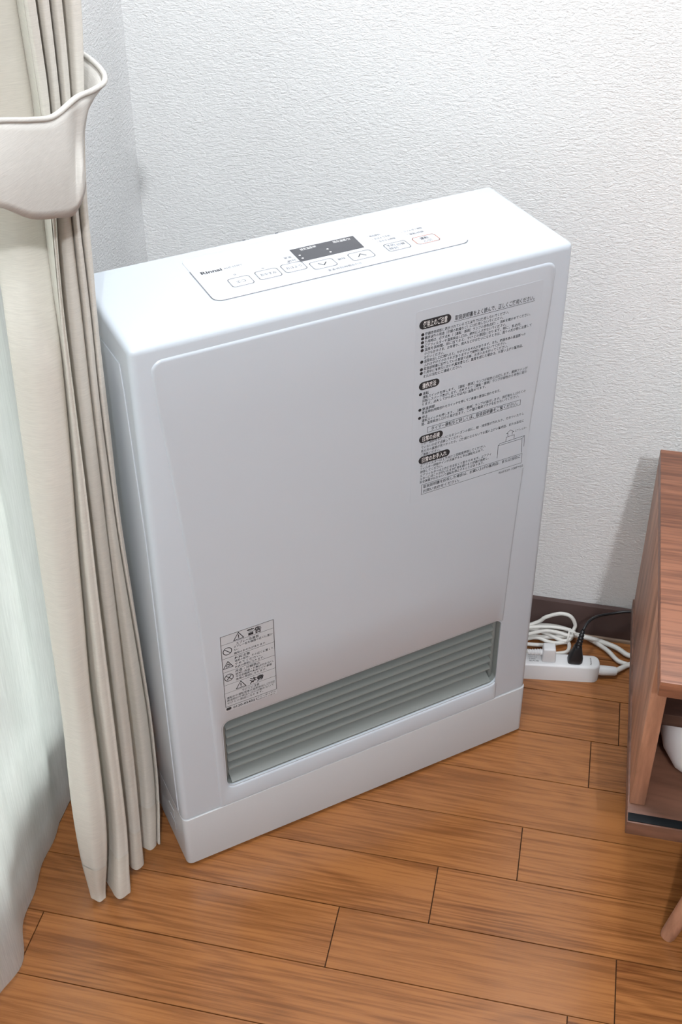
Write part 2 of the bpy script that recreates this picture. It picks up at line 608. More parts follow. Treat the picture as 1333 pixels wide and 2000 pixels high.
class Print:
    """collects flat print (lettering, lines, outlines) on a plane; to(a, b) -> 3D point"""
    def __init__(self, to):
        self.to, self.v, self.f = to, [], []
    def poly(self, pts):
        n = len(self.v)
        self.v += [self.to(a, b) for a, b in pts]
        self.f.append(tuple(range(n, n + len(pts))))
    def text(self, body, x, y, h, w=None, bold=0.0, align='L', res=2):
        """x,y: left end of the base line; h: height of a full glyph; w: total width (fits the line)"""
        v, f = glyphs(body, bold, res)
        if not v:
            return
        x0, x1 = min(p[0] for p in v), max(p[0] for p in v)
        s = h / 0.88
        sx = s if w is None else w / max(x1 - x0, 1e-6)
        if align == 'C':
            x = x - (x1 - x0) * sx / 2
        n = len(self.v)
        self.v += [self.to(x + (a - x0) * sx, y + b * s) for a, b in v]
        self.f += [tuple(n + i for i in q) for q in f]
    def line(self, x0, y0, x1, y1, t):
        dx, dy = x1 - x0, y1 - y0
        l = math.hypot(dx, dy)
        nx, ny = -dy / l * t / 2, dx / l * t / 2
        ex, ey = dx / l * t / 2, dy / l * t / 2
        self.poly([(x0 - nx - ex, y0 - ny - ey), (x1 - nx + ex, y1 - ny + ey), (x1 + nx + ex, y1 + ny + ey), (x0 + nx - ex, y0 + ny - ey)])
    def loop(self, pts, t, closed=True):
        n = len(pts)
        for i in range(n if closed else n - 1):
            a, b = pts[i], pts[(i + 1) % n]
            if math.hypot(a[0] - b[0], a[1] - b[1]) > 1e-7:
                self.line(a[0], a[1], b[0], b[1], t)
    def ring(self, cx, cy, r, t, n=28):
        o = [(cx + r * math.cos(2 * math.pi * k / n), cy + r * math.sin(2 * math.pi * k / n)) for k in range(n)]
        self.loop(o, t)
    def disc(self, cx, cy, r, n=14):
        self.poly([(cx + r * math.cos(2 * math.pi * k / n), cy + r * math.sin(2 * math.pi * k / n)) for k in range(n)])
    def build(self, name, mat, parent):
        return py_obj(name, self.v, self.f, mat, parent)

# ------------------------------------------------------------------ the heater
HA = 0.6741
W, D, H, ZS = 0.439, 0.1437, 0.670, 0.0785
heater = tag(empty('gas_fan_heater', (0.1639, -0.4636, 0), HA),
             'white gas fan heater standing diagonally in the corner on the wooden floor', 'heater')

def front_or_top(e):
    a, b = e.verts[0].co, e.verts[1].co
    vert_front = abs(a.x - b.x) < 1e-6 and abs(a.y - b.y) < 1e-6 and a.y < 0.01
    top = a.z > H - 0.001 and b.z > H - 0.001 and not (a.y > D - 0.001 and b.y > D - 0.001)
    return vert_front or top
housing = bm_obj('housing', box_bm((0, 0, ZS + 0.0008), (W, D, H), bev=0.0068, seg=6, edges=front_or_top), M['body'], heater)
boolean(housing, prism(rrect(0.0535, 0.3955, 0.1045, 0.2060, 0.010), -0.01, 0.040))

# raised front panel with curved sides and the outlet opening
side = [(0.6440, 0.0158), (0.5521, 0.0240), (0.4441, 0.0318), (0.3304, 0.0382), (0.2054, 0.0418), (0.0920, 0.0427), (ZS + 0.0010, 0.0427)]
def side_x(z):
    for (za, xa), (zb, xb) in zip(side, side[1:]):
        if zb <= z <= za:
            t = (za - z) / (za - zb)
            return xa + (xb - xa) * t
    return side[0][1] if z > side[0][0] else side[-1][1]
lz = [side[-1][0] + (side[0][0] - side[-1][0]) * k / 28 for k in range(29)]
def sm_side(z):
    return sum(side_x(min(max(z + d, side[-1][0]), side[0][0])) for d in (-0.05, -0.025, 0, 0.025, 0.05)) / 5
R0 = 0.011
zt = 0.6555
xl = sm_side(0.6440)
outline = []
for z in lz:                                   # up the right side
    if z < zt - R0:
        outline.append((W - 0.003 - sm_side(z) * 0.93, z))
xr = W - 0.003 - xl * 0.93
for k in range(7):
    t = math.radians(90 * k / 6)
    outline.append((xr - R0 + R0 * math.cos(t), zt - R0 + R0 * math.sin(t)))
for k in range(7):
    t = math.radians(90 + 90 * k / 6)
    outline.append((xl + R0 + R0 * math.cos(t), zt - R0 + R0 * math.sin(t)))
for z in reversed(lz):
    if z < zt - R0:
        outline.append((sm_side(z), z))
def inset2(ol, d):
    n = len(ol)
    res = []
    for i in range(n):
        p, q, s = Vector(ol[i - 1]), Vector(ol[i]), Vector(ol[(i + 1) % n])
        n1 = Vector((-(q - p).y, (q - p).x)).normalized()
        n2 = Vector((-(s - q).y, (s - q).x)).normalized()
        m = n1 + n2
        m = m / max(m.length_squared, 0.5) * 2
        res.append((q.x + m.x * d, q.y + m.y * d))
    return res
bm = bmesh.new()
RAISE = 0.0015
def panel_loop(d):
    zb_ = lz[0]
    return [(x, zb_ if outline[i][1] < zb_ + 1e-6 else z) for i, (x, z) in enumerate(inset2(outline, d))]
hole = rrect(0.0505, 0.3985, 0.1010, 0.2095, 0.0125)
la = [bm.verts.new((x, 0.0004, z)) for x, z in outline]
lb = [bm.verts.new((x, -RAISE * 0.55, z)) for x, z in panel_loop(0.0011)]
lc = [bm.verts.new((x, -RAISE * 0.92, z)) for x, z in panel_loop(0.0021)]
ld = [bm.verts.new((x, -RAISE, z)) for x, z in panel_loop(0.0034)]
n = len(outline)
for A, B in ((la, lb), (lb, lc), (lc, ld)):
    for k in range(n):
        bm.faces.new((A[k], A[(k + 1) % n], B[(k + 1) % n], B[k]))
ha_ = [bm.verts.new((x, -RAISE, z)) for x, z in hole]
hb_ = [bm.verts.new((x, -RAISE + 0.0008, z)) for x, z in inset2(hole, 0.0016)]
hc_ = [bm.verts.new((x, 0.0005, z)) for x, z in inset2(hole, 0.0024)]
hd_ = [bm.verts.new((x, 0.0020, z)) for x, z in inset2(hole, 0.0027)]
m_ = len(hole)
for A, B in ((ha_, hb_), (hb_, hc_), (hc_, hd_)):
    for k in range(m_):
        bm.faces.new((A[(k + 1) % m_], A[k], B[k], B[(k + 1) % m_]))
es = []
for L_ in (ld, ha_):
    for k in range(len(L_)):
        es.append(bm.edges.get((L_[k], L_[(k + 1) % len(L_)])))
bmesh.ops.triangle_fill(bm, use_beauty=True, use_dissolve=False, edges=es, normal=(0, -1, 0))
bm_obj('front_panel', bm, M['body'], heater, ang=40)

# outlet liner, sill and louvres
bm = bmesh.new()
ol = rrect(0.0540, 0.3950, 0.1050, 0.2055, 0.0095)
A = [bm.verts.new((x, 0.0021, z)) for x, z in ol]
B = [bm.verts.new((x, 0.0360, z)) for x, z in ol]
n = len(ol)
for k in range(n):
    bm.faces.new((A[k], B[k], B[(k + 1) % n], A[(k + 1) % n]))
bm.faces.new(B)
liner = bm_obj('outlet_liner', bm, M['grey'], heater)
bm = bmesh.new()
prof = [(0.0024, 0.1056), (0.0024, 0.1068), (0.0345, 0.1225), (0.0345, 0.1056)]
vs = [[bm.verts.new((x, y, z)) for y, z in prof] for x in (0.0600, 0.3890)]
for k in range(4):
    bm.faces.new((vs[0][k], vs[0][(k + 1) % 4], vs[1][(k + 1) % 4], vs[1][k]))
bm.faces.new(vs[0][::-1]); bm.faces.new(vs[1])
bm_obj('outlet_sill', bm, M['grey'], heater)
prof = [(0.0000, -0.0006), (0.0006, -0.0014), (0.0026, -0.0010), (0.0235, 0.0050), (0.0232, 0.0066), (0.0040, 0.0022), (0.0022, 0.0020), (0.0006, 0.0012), (0.0000, 0.0002)]
verts, faces = [], []
for x in (0.0, 0.331):
    for y, z in prof:
        verts.append((x, y, z))
n = len(prof)
for k in range(n):
    faces.append((k, (k + 1) % n, n + (k + 1) % n, n + k))
faces += [tuple(range(n))[::-1], tuple(range(n, 2 * n))]
lme = bpy.data.meshes.new('louver')
lme.from_pydata(verts, [], faces)
smooth(lme, 30)
lme.materials.append(M['grey'])
for k in range(7):
    lv = link('louver', lme, None, heater)
    lv.location = (0.0590, 0.0070, 0.1975 - 0.0124 * k)
bm = box_bm((0.0545, 0.0085, 0.1056), (0.0588, 0.0300, 0.2045), bev=0.0012, seg=2)
bm_obj('louver_post', bm, M['grey'], heater)
bm = box_bm((0.3902, 0.0085, 0.1056), (0.3945, 0.0300, 0.2045), bev=0.0012, seg=2)
bm_obj('louver_post', bm, M['grey'], heater)

# lower cover, feet
def base_edge(e):
    p, q = e.verts[0].co, e.verts[1].co
    return abs(p.x - q.x) < 1e-6 and abs(p.y - q.y) < 1e-6 and p.y < 0.01
bm = box_bm((-0.0002, -0.0017, 0.0055), (W + 0.0002, D - 0.002, ZS - 0.0006), bev=0.0066, seg=6, edges=base_edge)
rim = [e for e in bm.edges if all(v.co.z > ZS - 0.001 and v.co.y < 0.012 for v in e.verts)]
bmesh.ops.bevel(bm, geom=rim, offset=0.0006, segments=2, profile=0.5, affect='EDGES', clamp_overlap=True)
base = bm_obj('base_cover', bm, M['base'], heater)
for z in (0.030, 0.050):
    bm_obj('side_slot', box_bm((-0.0012, 0.030, z), (-0.0005, 0.046, z + 0.012), bev=0.0003, seg=1), M['base'], base)
for x in (0.03, W - 0.03):
    for y in (0.025, D - 0.025):
        bm = tube([Vector((x, y, 0.0)), Vector((x, y, 0.001)), Vector((x, y, 0.006))], [0.011, 0.012, 0.012], 16)
        bm_obj('foot', bm, M['black'], heater)
# side panels with the cut-off upper corner
for sx in (-1, 1):
    pts = [(0.0125, ZS + 0.004), (0.0128, 0.46), (0.0255, 0.6150), (0.0300, 0.6420), (0.086, 0.6385), (D - 0.006, 0.6385), (D - 0.006, ZS + 0.004)]
    if sx < 0:
        to = lambda a, b, d: Vector((-d, a, b))
        bm = prism(pts[::-1], 0.0010, -0.0002, 0.0006, to=to)
    else:
        to = lambda a, b, d: Vector((W + d, a, b))
        bm = prism(pts, 0.0010, -0.0002, 0.0006, to=to)
    bm_obj('side_panel', bm, M['body'], heater, ang=25)
# rear spacer bar behind the top edge with two hooks
bm_obj('rear_bracket', box_bm((0.02, D, 0.60), (W - 0.02, D + 0.004, 0.664), bev=0.0015, seg=2), M['base'], heater)
for x in (0.1626, 0.1964):
    bm_obj('rear_clip', box_bm((x - 0.0016, D - 0.0002, 0.664), (x + 0.0016, D + 0.0020, 0.6703), bev=0.0006, seg=1), M['dark'], heater)

# ---- control panel on the top
tz = H
cp_ol = rrect(0.0935, 0.3515, 0.0440, 0.1330, 0.0085)
bm = prism(cp_ol, tz + 0.0005, tz - 0.0003, 0.0004, to=lambda a, b, d: Vector((a, b, d)))
cpanel = bm_obj('control_panel', bm, M['panel'], heater, ang=25)
TOPZ = tz + 0.0005
def top_print(dz=0.0001):
    return Print(lambda a, b: (a, b, TOPZ + dz))
P = top_print()
fr_ = [p for p in rrect(0.0935, 0.3515, 0.0440, 0.1330, 0.0085)]
bord = [(0.0935, 0.1060)] + [p for p in fr_ if p[1] < 0.0530 and p[0] < 0.2] + [p for p in fr_ if p[1] < 0.049 and p[0] > 0.2]
P.loop(bord, 0.0008, closed=False)
P.build('border_line', M['paleink'], cpanel)
P = top_print()
P.text('Rinnai', 0.1012, 0.0960, 0.0062, 0.0200, bold=0.025, res=3)
P.build('maker_lettering', M['ink'], cpanel)
P = top_print()
P.text('RHF-559FT', 0.1238, 0.0966, 0.0040, 0.0175)
P.build('model_lettering', M['paleink'], cpanel)
disp = bm_obj('display_window', prism([(0.1912, 0.0788), (0.2565, 0.0788), (0.2578, 0.1050), (0.1916, 0.1050)], TOPZ + 0.0003, TOPZ - 0.0002, 0.00015,
                                      to=lambda a, b, d: Vector((a, b, d))), M['dark'], cpanel)
P = top_print(0.0005)
P.text('設定温度/時', 0.2005, 0.0988, 0.0040, 0.0165, bold=0.01)
P.text('現在温度/分', 0.2345, 0.0988, 0.0040, 0.0180, bold=0.01)
for x, y in ((0.1955, 0.0905), (0.1955, 0.0840), (0.2240, 0.0905), (0.2240, 0.0840)):
    P.disc(x, y, 0.0011)
P.build('display_lettering', M['white_ink'], disp)

def button(u0, u1, v0, v1, mat):
    b = bm_obj('button', prism(rrect(u0, u1, v0, v1, 0.0032, 4), TOPZ + 0.0004, TOPZ - 0.0002, 0.0003,
                               to=lambda a, b_, d: Vector((a, b_, d))), M['panel'], cpanel, ang=25)
    p = top_print(0.0005)
    p.loop(rrect(u0 + 0.0005, u1 - 0.0005, v0 + 0.0005, v1 - 0.0005, 0.0028, 4), 0.00070)
    return b, p, mat
for (u0, u1, v0, v1, txt) in ((0.1170, 0.1385, 0.0600, 0.0770, 'エコ'), (0.1440, 0.1665, 0.0620, 0.0790, 'おやすみ'),
                              (0.1700, 0.1920, 0.0635, 0.0805, 'おはよう')):
    b, p, _ = button(u0, u1, v0, v1, None)
    p.build('outline', M['paleink'], b)
    p = top_print(0.0005)
    wd = (u1 - u0) * (0.40 if len(txt) == 2 else 0.68)
    p.text(txt, (u0 + u1) / 2 - wd / 2, (v0 + v1) / 2 - 0.0020, 0.0046, wd)
    p.build('lettering', M['greyink'], b)
for (u0, u1, d) in ((0.1955, 0.2195, -1), (0.2345, 0.2585, 1)):
    b, p, _ = button(u0, u1, 0.0575, 0.0730, None)
    p.build('outline', M['paleink'], b)
    p = top_print(0.0005)
    cx, cy = (u0 + u1) / 2, 0.0655
    p.loop([(cx - 0.0038, cy - 0.0022 * d), (cx, cy + 0.0024 * d), (cx + 0.0038, cy - 0.0022 * d)], 0.0010, closed=False)
    p.build('arrow', M['ink'], b)
b, p, _ = button(0.2730, 0.2970, 0.0590, 0.0750, None)
p.build('outline', M['paleink'], b)
p = top_print(0.0005)
p.text('予約', 0.2755, 0.0682, 0.0045, 0.0085)
p.text('時刻', 0.2755, 0.0622, 0.0045, 0.0085)
p.text('切替', 0.2855, 0.0672, 0.0040, 0.0085)
p.build('lettering', M['greyink'], b)
b, p, _ = button(0.3035, 0.3285, 0.0595, 0.0750, None)
p.build('outline', M['redink'], b)
p = top_print(0.0005)
p.text('運転', 0.3110, 0.0680, 0.0046, 0.0090, bold=0.01)
p.text('入/切', 0.3110, 0.0620, 0.0042, 0.0095)
p.build('lettering', M['greyink'], b)
for args in (('室温', 0.1800, 0.0905, 0.0034, 0.0075),
             ('時刻', 0.1810, 0.0835, 0.0034, 0.0075),
             ('解除', 0.2235, 0.0660, 0.0036, 0.0075),
             ('室温/時刻/時間合わせ', 0.2060, 0.0505, 0.0036, 0.0340),
             ('・現在時刻', 0.2690, 0.0950, 0.0034, 0.0130),
             ('・おはよう予約', 0.2710, 0.0885, 0.0034, 0.0185),
             ('・おやすみ時間', 0.2725, 0.0815, 0.0034, 0.0190),
             ('・フィルター掃除', 0.3030, 0.0895, 0.0034, 0.0220),
             ('・運転/燃焼', 0.3045, 0.0820, 0.0034, 0.0180)):
    P = top_print()
    P.text(*args)
    P.build('caption', M['greyink'], cpanel)
for x in (0.1278, 0.1552, 0.1810):
    P = top_print()
    P.ring(x, 0.0830, 0.0009, 0.0004, 10)
    P.build('indicator_ring', M['greyink'], cpanel)

# ---- instruction sheet on the front
YF = -RAISE
def front_print(d):
    return Print(lambda a, b: (a, YF - d, b))
sheet = bm_obj('instruction_sheet', prism(rrect(0.2680, 0.4060, 0.4185, 0.6390, 0.002, 3), YF - 0.00012, YF + 0.0001), M['sticker'], heater)
ink = front_print(0.0003)
def pill(x0, x1, y, h, txt):
    ink.poly(rrect(x0, x1, y - h / 2, y + h / 2, h / 2 - 1e-5, 6))
    inv = front_print(0.0005)
    inv.text(txt, x0 + h * 0.42, y - h * 0.27, h * 0.66, x1 - x0 - h * 0.84, bold=0.012)
    inv.build('heading', M['white_ink'], sheet)
pill(0.2715, 0.3052, 0.6237, 0.0098, '使用上のご注意')
ink.text('取扱説明書をよく読んで、正しくご使用ください。', 0.3095, 0.6200, 0.0050, 0.0875, bold=0.012)
ink.line(0.3090, 0.6183, 0.3975, 0.6183, 0.0004)
rows = [(0.6133, 0.3690, 1, '機器本体銘板に表示されているガス以外では使用しないでください。'),
        (0.6091, 0.3630, 1, '暖房以外の用途（衣類の乾燥など）には使用しないでください。'),
        (0.6048, 0.3940, 1, '使用時は、必ず点火（［運転・燃焼］ランプの赤色点灯）、消火を確かめてください。'),
        (0.6005, 0.3670, 1, 'エアフィルターや温風吹出し口は、絶対にふさがないでください。'),
        (0.5964, 0.3845, 1, '温風を長時間、体に当てると、やけどの原因になります。特に、乳幼児、'),
        (0.5921, 0.3965, 0, '小さなお子さま、お年寄り、病人などがお使いになるときは、周りの方が特に注意して'),
        (0.5879, 0.2995, 0, 'お使いください。'),
        (0.5838, 0.3905, 1, '温風吹出し口に触れると、やけどのおそれがあります。また、機器本体の高温部への'),
        (0.5797, 0.3690, 0, 'ふれはやけどのおそれがありますので絶対に触れないでください。'),
        (0.5755, 0.3710, 1, '取扱説明書に記載している要領で点検、お手入れを行ってください。'),
        (0.5713, 0.3885, 1, '使用中に不快なにおいや異常音など、異常を感じた場合は、お買い上げの販売店、'),
        (0.5670, 0.3200, 0, 'または当社にご連絡ください。'),
        (0.5478, 0.2845, 1, '運転'),
        (0.5436, 0.3965, 0, '運転スイッチを押します。［運転・燃焼］ランプが緑色に点灯します。燃焼ファンが'),
        (0.5395, 0.3962, 0, '回転しスパーク音がします。点火すると［運転・燃焼］ランプが緑色から赤色に変わ'),
        (0.5354, 0.3490, 0, 'ります。点火してから約２分以内に温風がでます。'),
        (0.5300, 0.2920, 1, '室温調節'),
        (0.5258, 0.3665, 0, '室温/時刻/時間合わせスイッチを押してご希望の室温に合わせます。'),
        (0.5206, 0.2845, 1, '停止'),
        (0.5166, 0.3970, 0, '運転スイッチを押します。［運転・燃焼］ランプが消灯します。消灯後もしばらくの'),
        (0.5126, 0.3895, 0, '間、温風吹出し口から風が出ます。この間は電源プラグを抜かないでください。')]
for y, xe, bul, t in rows:
    if bul:
        ink.disc(0.2755, y, 0.0017)
    ink.text(t, 0.2780, y - 0.0013, 0.0033, xe - 0.2780, bold=0.008, res=1)
pill(0.2735, 0.2958, 0.5567, 0.0090, '操作方法')
ink.loop([(0.2848, 0.5012), (0.3918, 0.5012), (0.3918, 0.5072), (0.2848, 0.5072)], 0.0004)
ink.text('タイマー運転など詳しくは、取扱説明書をご覧ください。', 0.2890, 0.5025, 0.0042, 0.0995, bold=0.01)
pill(0.2758, 0.3026, 0.4946, 0.0088, '日常の点検')
for y, xe, t in ((0.4890, 0.3975, 'この暖房機をお使いになるシーズンの前に、給・排気管が外れたり、ガタついたりし'),
                 (0.4846, 0.3253, 'ていないか必ず点検してください。'),
                 (0.4801, 0.3980, '見え方の異常が見つかったら、ご使用にならないでお買い上げの販売店、または当社に'),
                 (0.4757, 0.3006, 'ご連絡ください。'),
                 (0.4628, 0.3542, 'エアフィルターは１カ月に１回程度掃除してください。'),
                 (0.4587, 0.3524, 'フィルター掃除サインが点滅するときは運転を止めて、'),
                 (0.4546, 0.3042, '掃除してください。'),
                 (0.4503, 0.3613, 'エアフィルターは上方に引き抜くと取り外せます。エアフィ'),
                 (0.4462, 0.3589, 'ルターにほこりが付いたまま使用を続けると機器が過熱し、'),
                 (0.4422, 0.3536, '安全装置がはたらいて運転を停止することがあります。')):
    ink.text(t, 0.2785, y - 0.0013, 0.0033, xe - 0.2785, bold=0.008, res=1)
pill(0.2762, 0.3117, 0.4692, 0.0088, '日常のお手入れ')
ink.loop([(0.2808, 0.4263), (0.3998, 0.4263), (0.3998, 0.4384), (0.2808, 0.4384)], 0.0004)
ink.text('取扱説明書を紛失した場合は、お買い上げの販売店、または当社に', 0.2828, 0.4338, 0.0038, 0.1150, bold=0.01)
ink.text('お問い合わせください。', 0.2828, 0.4282, 0.0038, 0.0420, bold=0.01)
ink.text('RHF559-10BP×02', 0.3730, 0.4208, 0.0034, 0.0295)
# little drawing of the filter being pulled out of the heater top
dgm = [[(0.3692, 0.4424), (0.3692, 0.4578), (0.3712, 0.4600), (0.4008, 0.4606), (0.4012, 0.4470)], [(0.3692, 0.4578), (0.3980, 0.4578), (0.3990, 0.4400)],
       [(0.3980, 0.4578), (0.4008, 0.4606)], [(0.3783, 0.4606), (0.3783, 0.4657), (0.3880, 0.4657), (0.3880, 0.4606)],
       [(0.3800, 0.4668), (0.3800, 0.4700), (0.3782, 0.4700), (0.3828, 0.4733), (0.3870, 0.4700), (0.3852, 0.4700), (0.3852, 0.4668)]]
for l in dgm:
    ink.loop(l, 0.00045, closed=False)
ink.text('エアフィルター', 0.3885, 0.4690, 0.0028, 0.0140, res=1)
ink.build('lettering', M['ink'], sheet)

# ---- warning sticker above the outlet
wst = bm_obj('warning_sticker', prism(rrect(0.0575, 0.1155, 0.2215, 0.3275, 0.0012, 3), YF - 0.00012, YF + 0.0001), M['wsticker'], heater)
wk = front_print(0.0003)
x0, x1 = 0.0580, 0.1150
wk.loop([(x0, 0.2285), (x0, 0.3270), (x1, 0.3270), (x1, 0.2285)], 0.00055)
for y in (0.3156, 0.2964, 0.2777, 0.2595, 0.2480, 0.2285):
    wk.line(x0, y, x1, y, 0.00035)
def warn_tri(cx, cy, s, mark):
    wk.loop([(cx - s * 0.58, cy - s * 0.42), (cx + s * 0.58, cy - s * 0.42), (cx, cy + s * 0.56)], 0.0008)
    if mark == '!':
        wk.line(cx, cy + s * 0.18, cx, cy - s * 0.08, 0.0010)
        wk.disc(cx, cy - s * 0.24, 0.0006)
    else:
        wk.loop([(cx - s * 0.22, cy - s * 0.22), (cx - s * 0.14, cy + s * 0.04), (cx, cy + s * 0.2), (cx + s * 0.06, cy - s * 0.02), (cx + s * 0.2, cy + s * 0.02), (cx + s * 0.22, cy - s * 0.22)], 0.0007)
warn_tri(0.0772, 0.3208, 0.0092, '!')
warn_tri(0.0762, 0.2533, 0.0092, '!')
wk.text('警告', 0.0862, 0.3176, 0.0078, 0.0155, bold=0.03, res=3)
wk.text('注意', 0.0858, 0.2499, 0.0078, 0.0155, bold=0.03, res=3)
wk.ring(0.0644, 0.3056, 0.0046, 0.0008)
wk.line(0.0612, 0.3088, 0.0676, 0.3024, 0.0008)
warn_tri(0.0640, 0.2866, 0.0090, 'f')
wk.ring(0.0640, 0.2690, 0.0046, 0.0008)
wk.line(0.0608, 0.2722, 0.0672, 0.2658, 0.0008)
wk.line(0.0622, 0.2668, 0.0662, 0.2712, 0.0010)
for y, xa, xe, h, t in ((0.3120, 0.0740, 0.0985, 0.0036, 'スプレー缶厳禁'), (0.3083, 0.0712, 0.1135, 0.0030, 'スプレー缶を機器の近くに置か'),
                        (0.3042, 0.0712, 0.0760, 0.0030, 'ない'), (0.2995, 0.0712, 0.1062, 0.0030, '爆発のおそれがあります。'),
                        (0.2930, 0.0712, 0.0880, 0.0036, '火災注意'), (0.2890, 0.0712, 0.1135, 0.0030, '温風の前方、その近くに置くと'),
                        (0.2848, 0.0712, 0.1000, 0.0030, 'やめてください。'), (0.2806, 0.0712, 0.1030, 0.0030, '火災の原因になります。'),
                        (0.2745, 0.0712, 0.0985, 0.0036, '改造・分解禁止'), (0.2706, 0.0712, 0.1135, 0.0030, '絶対に改造・分解は行わない。'),
                        (0.2668, 0.0712, 0.1110, 0.0030, '不完全燃焼や火災などの事故'), (0.2630, 0.0712, 0.1050, 0.0030, '故障の原因になります。'),
                        (0.2448, 0.0770, 0.0960, 0.0034, 'やけどに注意'), (0.2408, 0.0600, 0.1135, 0.0030, '運転中や運転直後は温風吹出し口付近'),
                        (0.2370, 0.0600, 0.1120, 0.0030, '高温部分や吹出し口には触れないで'), (0.2330, 0.0600, 0.1000, 0.0030, 'やけどの原因になります。')):
    wk.text(t, xa, y - 0.0014, h, xe - xa, bold=0.006, res=1)
wk.poly(rrect(0.0585, 0.0640, 0.2232, 0.2268, 0.001, 2))
wk.text('0120-054321', 0.0662, 0.2232, 0.0038, 0.0260, bold=0.02)
wk.text('フリーダイヤル', 0.0930, 0.2248, 0.0026, 0.0210, bold=0.006, res=1)
wk.text('RHF559-10B02', 0.0930, 0.2222, 0.0020, 0.0200, res=1)
wk.build('lettering', M['ink'], wst)

# ------------------------------------------------------------------ drape gathered by the tieback
VR = Vector((0.88, 0.475))                       # across the folds
VW = Vector((-0.475, 0.88))                      # into the folds
def table(l):
    l = sorted(l)
    def f(z):
        if z <= l[0][0]:
            return l[0][1]
        for (a, b), (c, d) in zip(l, l[1:]):
            if z <= c:
                t = (z - a) / (c - a)
                return b + (d - b) * t
        return l[-1][1]
    return f
def sm_table(l, w=0.03):
    f = table(l)
    return lambda z: (f(z - w) + f(z - w / 2) + f(z) + f(z + w / 2) + f(z + w)) / 5
ridges = {
 'L': (0.084, [(0.01, -0.541), (0.044, -0.549), (0.13, -0.549), (0.192, -0.543), (0.263, -0.533), (0.392, -0.526), (0.534, -0.518), (0.652, -0.509), (0.749, -0.502), (0.79, -0.53), (0.83, -0.57), (0.88, -0.60), (1.0, -0.62)]),
 'A': (0.093, [(0.007, -0.531), (0.045, -0.516), (0.115, -0.499), (0.221, -0.490), (0.305, -0.486), (0.373, -0.477), (0.491, -0.463), (0.563, -0.452), (0.641, -0.443), (0.70, -0.438), (0.846, -0.421), (0.936, -0.425)]),
 'B': (0.118, [(0.014, -0.518), (0.078, -0.504), (0.127, -0.501), (0.271, -0.494), (0.408, -0.488), (0.517, -0.481), (0.624, -0.477), (0.693, -0.474), (0.734, -0.472), (0.783, -0.463), (0.858, -0.445), (0.943, -0.446)]),
 'C': (0.120, [(0.01, -0.481), (0.087, -0.474), (0.151, -0.468), (0.311, -0.462), (0.49, -0.455), (0.619, -0.449), (0.71, -0.444), (0.775, -0.441), (0.861, -0.432), (0.938, -0.428)]),
 'E': (0.125, [(0.0, -0.458), (0.04, -0.446), (0.075, -0.437), (0.186, -0.432), (0.30, -0.437), (0.45, -0.446), (0.606, -0.446), (0.681, -0.440), (0.75, -0.438), (0.785, -0.438), (0.865, -0.423), (0.935, -0.417)]),
 'D': (0.130, [(0.0, -0.464), (0.04, -0.450), (0.075, -0.440), (0.186, -0.435), (0.354, -0.441), (0.486, -0.446), (0.583, -0.442), (0.67, -0.440), (0.737, -0.433), (0.791, -0.430), (0.868, -0.408), (0.928, -0.392)]),
}
RF = {k: (x, sm_table(t)) for k, (x, t) in ridges.items()}
def drape_profile(z, out=0.0):
    Q = {}
    for k, (x, f) in RF.items():
        p = Vector((x, f(z)))
        Q[k] = (p.dot(VR), p.dot(VW))
    pts = []
    def add(r, d):
        pts.append((r, d - out))
    wob = 0.0012 * math.sin(z * 9)
    st = lambda a, b: (lambda t: t * t * (3 - 2 * t))(min(1.0, max(0.0, (z - a) / (b - a))))
    eE = st(0.35, 0.62)                           # the fourth fold opens only in the upper part
    rl, dl = Q['L']
    prev = None
    for k in 'ABCED':
        r, d = Q[k]
        if prev is None:
            up_ = st(0.66, 0.76)
            l0, base = rl, min(d, dl + 0.012) * (1 - up_) + (d - 0.002) * up_
        else:
            l0, base = prev[0], d
        w = max(r - l0, 0.005)
        if k == 'D' and w < 0.010:
            base = max(base, prev[1] - 0.003)
        b_ = min(0.020, 0.5 * w + 0.004)
        if k == 'A':
            b_ = min(b_, 0.016)
        f = eE if k == 'E' else 1.0
        if prev is None:
            add(l0 + 0.006, base + 0.030)
            add(l0 - 0.0005, base + b_ * 0.9)
        else:
            add(prev[0] - 0.003 * f, max(prev[1], base + b_ * 0.8) + (0.026 if k == 'B' else 0.013) * f)
            add(prev[0] + (0.22 if k == 'B' else 0.10) * w, base + b_ * (0.9 if f > 0.5 else 0.5) + wob)
        add(l0 + (0.34 if k == 'B' else 0.24) * w, base + b_ * 0.30 + wob)
        add(l0 + 0.52 * w, base)
        add(l0 + 0.82 * w, base + b_ * 0.18)
        add(r, base + b_ * 0.62)
        prev = (r, base + b_ * 0.62)
    add(prev[0] - 0.005, prev[1] + 0.014)
    add(prev[0] - 0.018, prev[1] + 0.030)
    add(-0.128, -0.385)  # unseen tail added to keep window light off the heater side
    add(-0.127, -0.345)
    return [Vector((VR.x * r + VW.x * d, VR.y * r + VW.y * d, z)) for r, d in pts]

def loft_drape(name, zs, mat, parent, out=0.0, zfun=None):
    verts, faces = [], []
    n = None
    for z in zs:
        pl = catmull(drape_profile(z, out), 5)
        n = len(pl)
        for i, p in enumerate(pl):
            q = p.copy()
            if zfun:
                q.z = zfun(i / (n - 1), z)
            verts.append(q)
    for a in range(len(zs) - 1):
        for i in range(n - 1):
            faces.append((a * n + i, a * n + i + 1, (a + 1) * n + i + 1, (a + 1) * n + i))
    return py_obj(name, verts, faces, mat, parent, ang=80)

